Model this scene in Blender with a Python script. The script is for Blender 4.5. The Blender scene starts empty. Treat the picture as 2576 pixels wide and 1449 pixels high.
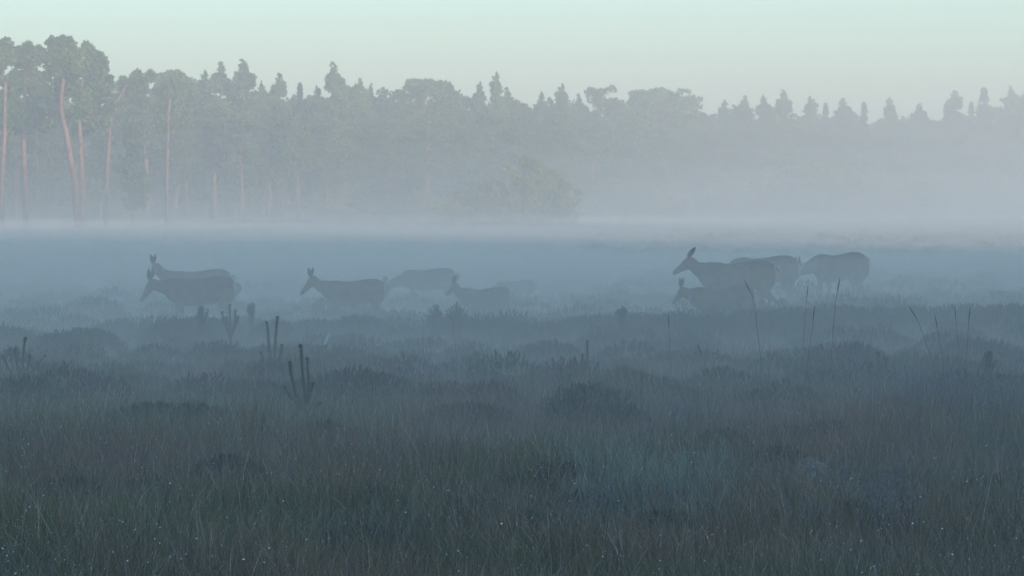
import bpy, math, random
import numpy as np
from mathutils import Vector, Matrix

# ------------------------------------------------------------------ camera, sky, sun, exposure
scene = bpy.context.scene
COL = scene.collection
CAM_H = 2.33
F = 7300.0                                   # focal length in 2576-px-wide picture units
camd = bpy.data.cameras.new('camera')
cam = bpy.data.objects.new('camera', camd); COL.objects.link(cam)
camd.sensor_width = 36.0
camd.lens = 36.0 * F / 2576.0
camd.clip_start = 0.1; camd.clip_end = 6000.0
cam.location = (0, 0, CAM_H)
cam.rotation_euler = (math.radians(90) - math.atan((724.5 - 518) / F), 0, 0)
scene.camera = cam

SUN_EL = math.radians(6.0)
SUN_AZ = math.radians(146)                   # clockwise from +Y: behind the camera, to its right
w = bpy.data.worlds.new('World'); scene.world = w; w.use_nodes = True
nt = w.node_tree; nt.nodes.clear()
sky = nt.nodes.new('ShaderNodeTexSky'); sky.sky_type = 'NISHITA'; sky.sun_disc = False
sky.sun_elevation = SUN_EL; sky.sun_rotation = SUN_AZ
sky.air_density = 1.0; sky.dust_density = 1.5; sky.ozone_density = 1.0
tint = nt.nodes.new('ShaderNodeMix'); tint.data_type = 'RGBA'; tint.blend_type = 'MULTIPLY'
tint.inputs[0].default_value = 1.0; tint.inputs[7].default_value = (0.88, 1.29, 1.88, 1)
bg = nt.nodes.new('ShaderNodeBackground'); bg.inputs[1].default_value = 0.15
wo = nt.nodes.new('ShaderNodeOutputWorld')
nt.links.new(sky.outputs[0], tint.inputs[6]); nt.links.new(tint.outputs[2], bg.inputs[0])
nt.links.new(bg.outputs[0], wo.inputs[0])

sd = bpy.data.lights.new('sun', 'SUN'); sd.energy = 3.6; sd.angle = math.radians(3.0)      # the sun's disc blurred by the mist
sd.color = (1.0, 0.74, 0.52)
sun = bpy.data.objects.new('sun', sd); COL.objects.link(sun)
SUN_DIR = Vector((math.sin(SUN_AZ) * math.cos(SUN_EL), math.cos(SUN_AZ) * math.cos(SUN_EL), math.sin(SUN_EL)))
sun.rotation_euler = SUN_DIR.to_track_quat('Z', 'Y').to_euler()

vs = scene.view_settings
vs.view_transform = 'Standard'; vs.look = 'None'; vs.gamma = 1.0
vs.exposure = 1.02
scene.cycles.volume_bounces = 8
scene.cycles.max_bounces = 10
scene.cycles.sample_clamp_indirect = 4.0
scene.cycles.use_denoising = True

random.seed(7)
rng = np.random.default_rng(7)

def at(u, v, Y):
    """world point at distance Y seen at picture coordinates of the photograph (2576 wide)"""
    return Vector(((u - 1288) / F * Y, Y, CAM_H - (v - 518) / F * Y))

# ------------------------------------------------------------------ helpers
def tag(o, label=None, cat=None, group=None, kind=None):
    if label: o['label'] = label
    if cat: o['category'] = cat
    if group: o['group'] = group
    if kind: o['kind'] = kind
    return o

def empty(name, loc, rz=0.0, s=1.0):
    o = bpy.data.objects.new(name, None); COL.objects.link(o)
    o.location = loc; o.rotation_euler = (0, 0, rz); o.scale = (s, s, s)
    o.empty_display_size = 0.2
    return o

def link(name, me, parent=None):
    o = bpy.data.objects.new(name, me); COL.objects.link(o)
    if parent: o.parent = parent
    return o

def np_mesh(name, V, T, mat, tint=None, smooth=False):
    """triangle mesh from numpy arrays; tint = per-vertex colour (N,3)"""
    me = bpy.data.meshes.new(name)
    V = np.asarray(V, dtype=np.float32); T = np.asarray(T, dtype=np.int32)
    me.vertices.add(len(V)); me.vertices.foreach_set('co', V.ravel())
    me.loops.add(T.size); me.loops.foreach_set('vertex_index', T.ravel())
    me.polygons.add(len(T))
    me.polygons.foreach_set('loop_start', np.arange(0, T.size, 3, dtype=np.int32))
    me.polygons.foreach_set('loop_total', np.full(len(T), 3, dtype=np.int32))
    if smooth: me.polygons.foreach_set('use_smooth', np.ones(len(T), dtype=bool))
    me.update(calc_edges=True)
    if tint is not None:
        a = me.color_attributes.new('tint', 'FLOAT_COLOR', 'POINT')
        c = np.ones((len(V), 4), dtype=np.float32); c[:, :3] = tint
        a.data.foreach_set('color', c.ravel())
    if mat: me.materials.append(mat)
    return me

class Tris:
    def __init__(s): s.V = []; s.T = []; s.C = []; s.n = 0
    def add(s, V, T, C=None):
        V = np.asarray(V, dtype=np.float32).reshape(-1, 3)
        s.V.append(V); s.T.append(np.asarray(T, dtype=np.int32).reshape(-1, 3) + s.n)
        if C is None: C = np.ones((len(V), 3))
        C = np.asarray(C, dtype=np.float32)
        if C.ndim == 1: C = np.tile(C, (len(V), 1))
        s.C.append(C); s.n += len(V)
    def mesh(s, name, mat, smooth=False):
        return np_mesh(name, np.concatenate(s.V), np.concatenate(s.T), mat, np.concatenate(s.C), smooth)

def tube(pts, radii, seg=6, flat=1.0):
    """tapered tube through pts"""
    pts = [Vector(p) for p in pts]; V = []; T = []
    n = len(pts)
    for i, p in enumerate(pts):
        d = (pts[min(i + 1, n - 1)] - pts[max(i - 1, 0)]).normalized()
        a = d.cross(Vector((0, 1, 0)));
        if a.length < 1e-3: a = Vector((1, 0, 0))
        a.normalize(); b = d.cross(a).normalized()
        for k in range(seg):
            t = 2 * math.pi * k / seg
            V.append(p + (a * math.cos(t) + b * math.sin(t) * flat) * radii[i])
    for i in range(n - 1):
        for k in range(seg):
            q = i * seg + k; r = i * seg + (k + 1) % seg
            T += [(q, r, r + seg), (q, r + seg, q + seg)]
    V.append(pts[0]); V.append(pts[-1]); c0 = len(V) - 2; c1 = len(V) - 1
    for k in range(seg):
        T.append((c0, (k + 1) % seg, k)); T.append((c1, (n - 1) * seg + k, (n - 1) * seg + (k + 1) % seg))
    return np.array([tuple(v) for v in V]), np.array(T)

def mat_surface(name, base, rough=0.8, spec=0.2, noise=None, use_tint=False, trans=0.0, bump=None):
    m = bpy.data.materials.new(name); m.use_nodes = True
    n = m.node_tree; b = n.nodes['Principled BSDF']
    b.inputs['Roughness'].default_value = rough
    b.inputs['Specular IOR Level'].default_value = spec
    col = n.nodes.new('ShaderNodeRGB'); col.outputs[0].default_value = (*base, 1)
    out = col.outputs[0]
    if noise:
        sc, other, lo, hi = noise
        tc = n.nodes.new('ShaderNodeNewGeometry')
        tx = n.nodes.new('ShaderNodeTexNoise'); tx.inputs['Scale'].default_value = sc; tx.inputs['Detail'].default_value = 5
        n.links.new(tc.outputs['Position'], tx.inputs['Vector'])
        mr = n.nodes.new('ShaderNodeMapRange'); mr.inputs[1].default_value = lo; mr.inputs[2].default_value = hi
        n.links.new(tx.outputs[0], mr.inputs[0])
        mx = n.nodes.new('ShaderNodeMix'); mx.data_type = 'RGBA'
        mx.inputs[7].default_value = (*other, 1)
        n.links.new(mr.outputs[0], mx.inputs[0]); n.links.new(out, mx.inputs[6]); out = mx.outputs[2]
        if bump:
            bp = n.nodes.new('ShaderNodeBump'); bp.inputs['Distance'].default_value = bump
            n.links.new(tx.outputs[0], bp.inputs['Height']); n.links.new(bp.outputs[0], b.inputs['Normal'])
    if use_tint:
        at_ = n.nodes.new('ShaderNodeAttribute'); at_.attribute_name = 'tint'
        mm = n.nodes.new('ShaderNodeMix'); mm.data_type = 'RGBA'; mm.blend_type = 'MULTIPLY'; mm.inputs[0].default_value = 1
        n.links.new(out, mm.inputs[6]); n.links.new(at_.outputs['Color'], mm.inputs[7]); out = mm.outputs[2]
    n.links.new(out, b.inputs['Base Color'])
    if trans > 0:                               # thin leaves let some light through
        t = n.nodes.new('ShaderNodeBsdfTranslucent'); n.links.new(out, t.inputs[0])
        ms = n.nodes.new('ShaderNodeMixShader'); ms.inputs[0].default_value = trans
        n.links.new(b.outputs[0], ms.inputs[1]); n.links.new(t.outputs[0], ms.inputs[2])
        n.links.new(ms.outputs[0], n.nodes['Material Output'].inputs['Surface'])
    return m

def mat_fog(name, density, color):
    m = bpy.data.materials.new(name); m.use_nodes = True
    n = m.node_tree; n.nodes.clear()
    v = n.nodes.new('ShaderNodeVolumePrincipled'); o = n.nodes.new('ShaderNodeOutputMaterial')
    v.inputs['Color'].default_value = (*color, 1); v.inputs['Density'].default_value = density
    v.inputs['Anisotropy'].default_value = 0.0
    n.links.new(v.outputs[0], o.inputs['Volume'])
    m.cycles.homogeneous_volume = True
    return m

M = {}
M['soil'] = mat_surface('heath soil', (0.06, 0.06, 0.04), 0.95, 0.05, (0.35, (0.10, 0.065, 0.045), 0.42, 0.62), bump=0.05)
M['grass'] = mat_surface('moor grass', (1, 1, 1), 0.55, 0.35, (1.3, (0.75, 0.8, 0.8), 0.35, 0.65), True, 0.25)
M['heather'] = mat_surface('heather', (1, 1, 1), 0.85, 0.1, (0.6, (0.7, 0.72, 0.8), 0.4, 0.6), True, 0.15)
M['needles'] = mat_surface('needles', (1, 1, 1), 0.7, 0.2, (0.35, (1.35, 1.25, 0.95), 0.45, 0.62), True, 0.2)
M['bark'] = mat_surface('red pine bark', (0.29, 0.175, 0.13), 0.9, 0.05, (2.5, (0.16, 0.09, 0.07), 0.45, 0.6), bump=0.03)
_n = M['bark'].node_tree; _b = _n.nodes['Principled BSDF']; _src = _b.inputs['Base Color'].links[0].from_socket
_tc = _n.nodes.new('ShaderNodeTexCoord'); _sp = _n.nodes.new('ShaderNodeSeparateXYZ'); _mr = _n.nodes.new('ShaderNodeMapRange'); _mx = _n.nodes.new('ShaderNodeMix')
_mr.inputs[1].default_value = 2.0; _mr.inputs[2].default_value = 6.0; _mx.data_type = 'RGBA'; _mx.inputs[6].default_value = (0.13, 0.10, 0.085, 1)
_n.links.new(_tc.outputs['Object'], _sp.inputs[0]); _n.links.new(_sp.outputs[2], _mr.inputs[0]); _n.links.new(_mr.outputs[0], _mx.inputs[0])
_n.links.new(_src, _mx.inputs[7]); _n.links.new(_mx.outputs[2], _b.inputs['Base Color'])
M['greybark'] = mat_surface('grey bark', (0.12, 0.09, 0.075), 0.9, 0.05, (2.5, (0.07, 0.06, 0.05), 0.45, 0.6))
M['coat'] = mat_surface('deer coat', (0.19, 0.13, 0.095), 0.85, 0.1, (9.0, (0.075, 0.052, 0.04), 0.4, 0.65))
M['pale_fur'] = mat_surface('pale fur', (0.42, 0.39, 0.34), 0.9, 0.05, (12.0, (0.3, 0.24, 0.17), 0.4, 0.7))
M['ear_fur'] = mat_surface('ear fur', (0.07, 0.05, 0.04), 0.9, 0.05, (20.0, (0.05, 0.04, 0.035), 0.4, 0.7))
M['dark'] = mat_surface('dark nose and hooves', (0.015, 0.013, 0.012), 0.3, 0.5, (20.0, (0.02, 0.018, 0.015), 0.4, 0.7))
M['sapling'] = mat_surface('sapling needles', (1, 1, 1), 0.6, 0.3, (6.0, (0.8, 0.85, 0.75), 0.4, 0.6), True, 0.2)
M['web'] = mat_surface('wet spider silk', (0.75, 0.78, 0.78), 0.25, 0.8, (40.0, (0.6, 0.65, 0.65), 0.4, 0.6))

# ------------------------------------------------------------------ terrain
def sstep(a, b, x):
    t = np.clip((x - a) / (b - a), 0, 1); return t * t * (3 - 2 * t)

def gz(x, y):
    x = np.asarray(x, dtype=float); y = np.asarray(y, dtype=float)
    r = x / np.maximum(np.abs(y), 8.0)
    z = 0.13 * sstep(0.0, 0.06, r) * sstep(30, 46, y) + 0.35 * sstep(0.03, 0.15, r) * sstep(150, 330, y)
    z = z + 0.05 * np.sin(x * 0.9 + 1.3) * np.cos(y * 0.55 + 0.4) + 0.035 * np.sin(x * 2.1 + y * 1.1)
    return z

def grid_axis(stops):
    out = []
    for a, b, s in stops: out += list(np.arange(a, b, s))
    return np.array(out + [stops[-1][1]])
gx = grid_axis([(-800, -100, 50), (-100, -20, 5), (-20, 20, 0.4), (20, 110, 5), (110, 800, 50)])
gy = grid_axis([(-500, 0, 25), (0, 14, 1), (14, 70, 0.5), (70, 160, 2), (160, 500, 8), (500, 1200, 50)])
X, Y = np.meshgrid(gx, gy)
V = np.stack([X.ravel(), Y.ravel(), gz(X, Y).ravel()], 1)
nx = len(gx); I = (np.arange(len(gy) - 1)[:, None] * nx + np.arange(nx - 1)[None, :]).ravel()
T = np.concatenate([np.stack([I, I + 1, I + nx + 1], 1), np.stack([I, I + nx + 1, I + nx], 1)])
g = link('ground', np_mesh('ground', V, T, M['soil'], smooth=True)); tag(g, kind='structure')

# ------------------------------------------------------------------ trees
def tuft_cloud(tb, centers, dirs, size, cols, fan=3, width=0.28):
    """small sprays of needles: each a fan of thin triangles"""
    n = len(centers)
    for f in range(fan):
        d = dirs + rng.normal(0, 0.55, (n, 3)); d /= np.linalg.norm(d, axis=1)[:, None]
        s = np.cross(d, rng.normal(0, 1, (n, 3))); s /= np.linalg.norm(s, axis=1)[:, None]
        L = size * rng.uniform(0.6, 1.3, n)[:, None]; W = L * width
        a = centers - s * W * 0.5; b = centers + s * W * 0.5
        c = centers + d * L
        e = centers + d * L * 0.55 + s * W; e2 = centers + d * L * 0.55 - s * W
        V = np.stack([a, b, e, c, e2], 1).reshape(-1, 3)
        k = np.arange(n)[:, None] * 5
        T = np.concatenate([k + [0, 1, 2], k + [0, 2, 4], k + [4, 2, 3]])
        tb.add(V, T, np.repeat(cols, 5, axis=0))

def clump_points(c, r, n, shell=0.55):
    p = rng.normal(0, 1, (n, 3)); p /= np.linalg.norm(p, axis=1)[:, None]
    rad = rng.uniform(shell * .8, 1.0, n) + np.minimum(rng.exponential(0.25, n), .7)
    q = p * rad[:, None] * np.array(r) + np.array(c)
    return q, p

def crown_mesh(name, clumps, size, base, dens=17.0, mat='needles'):
    """clumps: (x,y,z, rx,ry,rz)"""
    tb = Tris()
    for (x, y, z, rx, ry, rz) in clumps:
        n = int(max(20, dens * (rx * ry + ry * rz + rx * rz) / 3 * 4))
        q, p = clump_points((x, y, z), (rx, ry, rz), n)
        d = p * 0.8 + np.array([0, 0, 0.55])
        shade = rng.uniform(0.75, 1.2) * rng.uniform(0.8, 1.2, n)
        tuft_cloud(tb, q, d, size, np.array(base)[None, :] * shade[:, None])
    return tb.mesh(name, M[mat])

NEEDLE = (0.095, 0.150, 0.045)
def broken(c, r, n, k=0.55):
    n = int(n * 1.7); k = k * 0.56
    """a big clump broken into n smaller, uneven ones"""
    out = []
    for _ in range(n):
        d = Vector((random.gauss(0, 1), random.gauss(0, 1), random.gauss(0, 1))).normalized() * random.choice((random.uniform(0.3, 1.0), random.uniform(0.3, 1.0), random.uniform(0.85, 1.05)))
        s = random.uniform(0.55, 1.3) * k
        out.append((c[0] + d.x * r[0], c[1] + d.y * r[1], c[2] + d.z * r[2], r[0] * s, r[1] * s, r[2] * s * 0.9))
    return out

def shoot(x, y, z, h, r=0.22):
    return [(x, y, z + h * (.15 + .25 * i), r * (1.7 - .4 * i), r * (1.7 - .4 * i), h * .2) for i in range(4)]

def trunk_mesh(name, pts, radii, branches, mat):
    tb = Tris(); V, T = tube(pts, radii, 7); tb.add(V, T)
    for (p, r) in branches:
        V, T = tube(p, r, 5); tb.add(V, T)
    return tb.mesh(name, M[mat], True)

PROTO = {}
def proto_scots(h, seed, crown_from=0.5, spread=2.6):
    random.seed(seed)
    lean = random.uniform(-0.5, 0.5); top = h * 0.94
    pts = [(0, 0, -0.3)]; rad = [0.27]
    for k in range(1, 7):
        t = k / 6
        pts.append((lean * t + random.uniform(-.18, .18), random.uniform(-.15, .15), top * t)); rad.append(0.25 * (1 - t) + 0.05)
    cl = []; br = []
    n = 9
    for i in range(n):
        t = crown_from + (1 - crown_from) * (i + 0.5) / n
        for s in range(2):
            a = random.uniform(0, 2 * math.pi); R = spread * (1.05 - abs(t - 0.72) * 1.6) * random.uniform(0.35, 0.9)
            c = (lean * t + R * math.cos(a), R * math.sin(a), h * t)
            rr = random.uniform(0.75, 1.3)
            cl += broken(c, (rr * 1.3, rr * 1.2, rr * 0.5), 4)
            br.append(([(lean * t * .9, 0, h * t - 0.9), ((lean * t + c[0]) / 2, c[1] / 2, h * t - 0.45), c], [0.07, 0.05, 0.02]))
    cl += broken((lean, 0, h * 0.95), (1.3, 1.2, 0.75), 6)
    for _ in range(6): cl += shoot(lean + random.uniform(-1.2, 1.2), random.uniform(-1, 1), h * 0.95, random.uniform(0.4, 0.8))
    return trunk_mesh('trunk', pts, rad, br, 'bark'), crown_mesh('crown', cl, 0.34, NEEDLE)

def proto_pine(h, seed, crown_from=0.3, spread=2.4, candles=6):
    """younger pine: ragged cone with upright leaders"""
    random.seed(seed)
    pts = [(0, 0, -0.3)]; rad = [0.2]
    for k in range(1, 6):
        t = k / 5; pts.append((random.uniform(-.15, .15), random.uniform(-.1, .1), h * 0.97 * t)); rad.append(0.19 * (1 - t) + 0.02)
    cl = []; br = []; n = 10
    for i in range(n):
        t = crown_from + (0.97 - crown_from) * i / (n - 1)
        R = spread * min(1.0, (1.03 - t) * 2.2) ** 0.8
        for s in range(4 if t < 0.85 else 2):
            a = random.uniform(0, 2 * math.pi); q = R * random.uniform(0.3, 0.85)
            c = (q * math.cos(a), q * math.sin(a), h * t + random.uniform(-.3, .3))
            rr = 0.35 + 0.33 * R * random.uniform(0.7, 1.2)
            cl += broken(c, (rr, rr, rr * 0.65), 3)
            br.append(([(0, 0, h * t - 0.5), c], [0.045, 0.015]))
    for _ in range(candles):
        a = random.uniform(0, 2 * math.pi); q = random.uniform(0.1, spread * 0.42)
        cl += shoot(q * math.cos(a), q * math.sin(a), h * (0.93 - 0.035 * q), random.uniform(0.6, 1.2), 0.15)
    cl += shoot(0, 0, h * 0.93, h * 0.08 + 0.6, 0.26)
    return trunk_mesh('trunk', pts, rad, br, 'bark'), crown_mesh('crown', cl, 0.32, NEEDLE)

def proto_spruce(h, seed, spread=1.9):
    random.seed(seed)
    cl = []; n = 17
    for i in range(n):
        t = 0.15 + 0.85 * i / (n - 1); R = spread * (1.02 - t) ** 0.85 + 0.08
        m = 6 if R > 0.7 else 3
        for s in range(m):
            a = 2 * math.pi * (s + random.random()) / m; q = R * 0.62
            cl.append((q * math.cos(a), q * math.sin(a), h * t - q * 0.2, R * 0.36 + .08, R * 0.36 + .08, 0.26))
    cl += shoot(0, 0, h * 0.96, 0.9, 0.14)
    return (trunk_mesh('trunk', [(0, 0, -.3), (0, 0, h * .5), (0, 0, h * .98)], [0.2, 0.12, 0.02], [], 'greybark'),
            crown_mesh('crown', cl, 0.3, (0.04, 0.07, 0.04)))

def proto_birch(h, seed, spread=2.4, low=0.35, col=(0.085, 0.125, 0.05)):
    random.seed(seed); cl = []; br = []
    for i in range(26):
        a = random.uniform(0, 2 * math.pi); t = random.uniform(low, 0.97)
        R = spread * math.sqrt(max(0.05, 1 - ((t - 0.62) / 0.42) ** 2)) * random.uniform(0.25, 0.9)
        c = (R * math.cos(a), R * math.sin(a), h * t); rr = random.uniform(0.5, 1.0)
        cl += broken(c, (rr, rr, rr * 0.8), 3)
        br.append(([(0, 0, h * t * 0.75), c], [0.05, 0.012]))
    return (trunk_mesh('trunk', [(0, 0, -.3), (.1, 0, h * .4), (-.05, 0, h * .9)], [0.14, 0.1, 0.02], br, 'greybark'),
            crown_mesh('crown', cl, 0.26, col, dens=21))

def proto_bush(h, seed, spread):
    random.seed(seed); cl = []; br = []
    for i in range(58):
        a = random.uniform(0, 2 * math.pi); q = spread * math.sqrt(random.random()) * 0.92
        top = h * math.sqrt(max(.1, 1 - 0.85 * (q / spread) ** 2))
        z = top * random.uniform(0.3, 0.92); rr = random.uniform(0.8, 1.3)
        cl += broken((q * math.cos(a), q * math.sin(a), z), (rr, rr, rr * .75), 3)
        if i % 3 == 0: br.append(([(0.1 * math.cos(a), 0.1 * math.sin(a), 0.1), (q * math.cos(a), q * math.sin(a), z)], [0.06, 0.015]))
    return (trunk_mesh('trunk', [(0, 0, -.2), (0, 0, h * .5)], [0.15, 0.06], br, 'greybark'),
            crown_mesh('crown', cl, 0.26, (0.20, 0.23, 0.09), dens=21))

for k, s in enumerate((11, 12, 13)): PROTO['scots%d' % k] = (14.0, proto_scots(14.0, s, (0.5, 0.42, 0.6)[k], (2.5, 3.0, 2.3)[k]))
for k, s in enumerate((21, 22, 23, 24)): PROTO['pine%d' % k] = (14.0, proto_pine(14.0, s, (0.28, 0.4, 0.2, 0.48)[k], (2.5, 2.1, 2.8, 2.2)[k], (7, 4, 9, 5)[k]))
PROTO['spruce0'] = (15.0, proto_spruce(15.0, 31, 1.8)); PROTO['spruce1'] = (15.0, proto_spruce(15.0, 32, 2.4))
PROTO['birch0'] = (13.0, proto_birch(13.0, 41, 2.1)); PROTO['birch1'] = (13.0, proto_birch(13.0, 42, 2.7, 0.25))
PROTO['bush0'] = (5.0, proto_bush(5.0, 51, 4.2)); PROTO['bush1'] = (4.0, proto_bush(4.0, 52, 2.6))
NAMES = {'scots': ('scots_pine', 'pine tree'), 'pine': ('pine_tree', 'pine tree'), 'spruce': ('spruce_tree', 'spruce tree'),
         'birch': ('birch_tree', 'birch tree'), 'bush': ('bush', 'bush')}

def edge_y(u):
    """distance of the forest edge at picture column u"""
    return float(np.interp(u, [-400, 0, 700, 1300, 1700, 2576, 3000], [236, 243, 255, 278, 335, 420, 455]))

def plant(kind, u, h, dy, label, group='trees along the far forest edge', rz=None, sx=1.0, dist=None):
    Yd = (edge_y(u) if dist is None else dist) + dy
    x = (u - 1288) / F * Yd
    hh, (tm, cm) = PROTO[kind]
    nm, cat = NAMES[kind.rstrip('0123456789')]
    s = h / hh
    o = empty(nm, (x, Yd, float(gz(x, Yd))), random.uniform(0, 6.28) if rz is None else rz)
    sx = sx * (1.25 if u < 1750 else 1.5)
    o.scale = (s * sx, s * sx, s)
    tag(o, label, cat, group)
    link('trunk', tm, o); link('crown', cm, o)
    return o

def h_for(u, v, dy):
    Yd = edge_y(u) + dy
    return CAM_H - (v - 518) / F * Yd - float(gz((u - 1288) / F * Yd, Yd))

# ---- the skyline: one entry per tree top that stands out: (u, v of top, kind, dy, width factor, look)
SKY = [
 (440, 187, 'scots1', 8, .9, 'flat-topped pine just right of the leaning bare red trunk, its crown spreading right'),
 (482, 226, 'scots0', 12, .8, 'low rounded pine filling the dip right of the flat-topped pines'),
 (515, 206, 'pine1', 10, .65, 'thin open-topped pine left of the ragged three-pointed pine'),
 (556, 190, 'pine0', 8, .85, 'ragged pine with three upright leaders, left of the dark pointed pine'),
 (613, 184, 'pine2', 6, .95, 'dark broad pine with pointed tip, tallest in the left half after the big pines'),
 (660, 234, 'pine3', 10, .8, 'short pine on the right shoulder of the dark pointed pine'),
 (705, 211, 'pine1', 9, .7, 'small pale pine with a thin pointed top, left of the faint thin spire'),
 (755, 222, 'spruce0', 12, .6, 'faint thin spire standing in a gap of the skyline'),
 (800, 246, 'pine3', 8, .9, 'low bushy pine left of the pine with the tall dark candles'),
 (840, 190, 'pine2', 5, .75, 'dark pine topped by a cluster of tall candles'),
 (872, 226, 'scots2', 10, .7, 'small rounded pine tucked right of the candle-topped pine'),
 (905, 227, 'pine0', 8, .85, 'rounded pine right of the candle-topped pine with notched crown'),
 (932, 240, 'pine3', 12, .7, 'narrow pine just right of the notched crown'),
 (966, 256, 'birch0', 8, .8, 'low pale birch in the dip of the skyline left of centre'),
 (1000, 229, 'birch1', 7, .75, 'pale feathery birch left of the split-crowned pine'),
 (1066, 208, 'scots0', 6, .8, 'left half of the tall split-crowned pine pair near the middle'),
 (1106, 210, 'scots2', 9, .7, 'right half of the tall split-crowned pine pair near the middle'),
 (1150, 247, 'scots1', 11, .6, 'small dark round-topped pine in the notch right of the split crowns'),
 (1206, 236, 'pine3', 8, .8, 'blunt-topped pine left of the slender pointed middle pine'),
 (1247, 210, 'pine1', 6, .65, 'slender pine with a feathery pointed tip at mid skyline'),
 (1276, 247, 'pine0', 9, .8, 'low pine on the right foot of the slender pointed middle pine'),
 (1322, 262, 'birch0', 8, .8, 'low rounded birch in the long dip right of the middle'),
 (1362, 256, 'pine3', 10, .7, 'small stubby pine between the long dip and the pointed pine'),
 (1412, 236, 'pine1', 6, .75, 'pointed pine with one side shoulder, left of the round airy birch'),
 (1456, 262, 'pine0', 10, .7, 'low pine in the dip left of the round airy birch'),
 (1502, 223, 'birch1', 4, .8, 'round airy birch, its dome rising over the trees'),
 (1552, 256, 'scots2', 9, .7, 'rounded small pine right of the round airy birch'),
 (1608, 240, 'scots1', 6, .75, 'left shoulder of the widest dark crown right of the middle'),
 (1652, 230, 'scots0', 5, 1.0, 'wide dark domed pine with flat ragged top right of the middle'),
 (1688, 252, 'pine1', 8, .6, 'narrow candle-topped pine squeezed between two domed crowns'),
 (1714, 249, 'scots2', 6, .75, 'dome-crowned pine with steep right flank'),
 (1768, 284, 'birch0', 8, .8, 'low birch in the dip right of the steep-flanked pine'),
 (1820, 274, 'pine1', 7, .6, 'small twin-tipped pine standing alone in the low part of the skyline'),
 (1872, 265, 'pine0', 7, .8, 'pine with several thin leaders left of the tall feathery one'),
 (1920, 262, 'pine3', 8, .7, 'feathery oval-topped pine in the right third'),
 (1970, 252, 'pine2', 5, .75, 'tallest spiky pine of the cluster in the right third'),
 (2040, 264, 'pine1', 6, .75, 'pine with a thick single tip and open shoulders'),
 (2076, 270, 'spruce0', 9, .6, 'slim spruce close behind the pine with a thick single tip'),
 (2120, 272, 'pine0', 6, .9, 'cone-shaped pine left of the deep narrow gap'),
 (2172, 268, 'spruce0', 7, .65, 'very thin spire right of the deep narrow gap'),
 (2237, 268, 'pine1', 7, .75, 'pine with a thin whippy tip right of the thin spire'),
 (2312, 283, 'pine2', 6, .8, 'squat pine with a pointed tip before the tall spruces'),
 (2360, 305, 'birch1', 8, .8, 'low rounded birch between the squat pine and the tall group'),
 (2402, 249, 'pine1', 5, .8, 'tall open pine left of the dark layered spruce'),
 (2442, 268, 'spruce0', 9, .6, 'pale thin spruce behind and left of the dark layered spruce'),
 (2473, 233, 'spruce1', 3, .75, 'dark layered spruce, tallest at the right end'),
 (2508, 275, 'scots2', 8, .7, 'low dark pine between the two tall spires at the right end'),
 (2543, 243, 'pine3', 4, .85, 'broad spiky pine near the right end of the skyline'),
 (2578, 256, 'pine0', 7, .8, 'last spiky pine, cut by the right border'),
]
for (u, v, k, dy, sx, look) in SKY:
    plant(k, u, h_for(u, v, dy), dy, look, sx=sx)

# ---- the tall old pines on the left, built to their own shapes
def own_pine(u, dist, top_v, trunk_uv, crown_uv, label, seed, trunk_r=0.2, side=None):
    """trunk_uv: (u,v) points down the trunk; crown_uv: (u, v, ru, rv) clumps; all turned to metres at this tree's distance"""
    random.seed(seed)
    x0 = (u - 1288) / F * dist; z0 = float(gz(x0, dist)); k = dist / F
    o = empty('scots_pine', (x0, dist, z0)); tag(o, label, 'pine tree', 'tall old pines at the left end of the forest')
    def loc(a, b): p = at(a, b, dist); return (p.x - x0, 0.0, p.z - z0)
    pts = []
    for i, (a, b) in enumerate(trunk_uv):
        p = loc(a, b); pts.append((p[0], random.uniform(-.1, .1), p[2]))
    zt = pts[-1][2]; pts[0] = (pts[0][0], 0, -0.3)
    rad = [trunk_r * (1.15 - 0.75 * max(0, p[2]) / max(zt, 1)) for p in pts]
    br = []
    for _ in range(9):                            # dead stubs on the bare trunk
        q = random.uniform(.25, .65) * (len(pts) - 1); a0 = int(q); t0 = Vector(pts[a0]).lerp(Vector(pts[a0 + 1]), q - a0); dx = random.choice((-1, 1)) * random.uniform(.35, 1.0)
        br.append(([tuple(t0), (t0.x + dx, random.uniform(-.4, .4), t0.z + random.uniform(-.1, .35))], [0.035, 0.012]))
    if side:
        for s in side: br.append(([loc(*q) for q in s], [0.1, 0.05, 0.03][:len(s)]))
    cl = []
    for (a, b, ru, rv) in crown_uv:
        b = b + (20 if b < 150 else 12); p = loc(a, b); dep = random.uniform(.25, 1.0) * (2.0 if b > 195 else -1.2)
        rx = ru * k * .92; rz = rv * k * .85
        cl += broken((p[0], dep, p[2]), (rx, min(rx, 1.6), rz), 11, 0.36)
        j = min(range(len(pts)), key=lambda q: abs(pts[q][2] - (p[2] - 1.0)))
        br.append(([pts[j], ((pts[j][0] + p[0]) / 2, dep / 2, (pts[j][2] + p[2]) / 2 - .1), (p[0], dep, p[2])], [0.08, 0.05, 0.02]))
        for _ in range(2): cl += shoot(p[0] + random.uniform(-.8, .8) * rx, dep, p[2] + rz * 0.55, random.uniform(.3, .6), 0.2)
    link('trunk', trunk_mesh('trunk', pts, rad, br, 'bark'), o)
    link('crown', crown_mesh('crown', cl, 0.32, NEEDLE, dens=15), o)
    return o
own_pine(0, 214, 90, [(2, 600), (8, 420), (12, 350), (16, 210), (4, 165), (-8, 120)],
         [(12, 105, 28, 16), (-20, 130, 30, 25), (8, 150, 30, 16), (-20, 190, 40, 25), (25, 195, 30, 18), (10, 240, 40, 22), (-30, 260, 40, 25), (30, 285, 30, 20), (-5, 310, 35, 18)],
         'tall pine cut by the left border, upper trunk bending left in a dark crown', 61)
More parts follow.
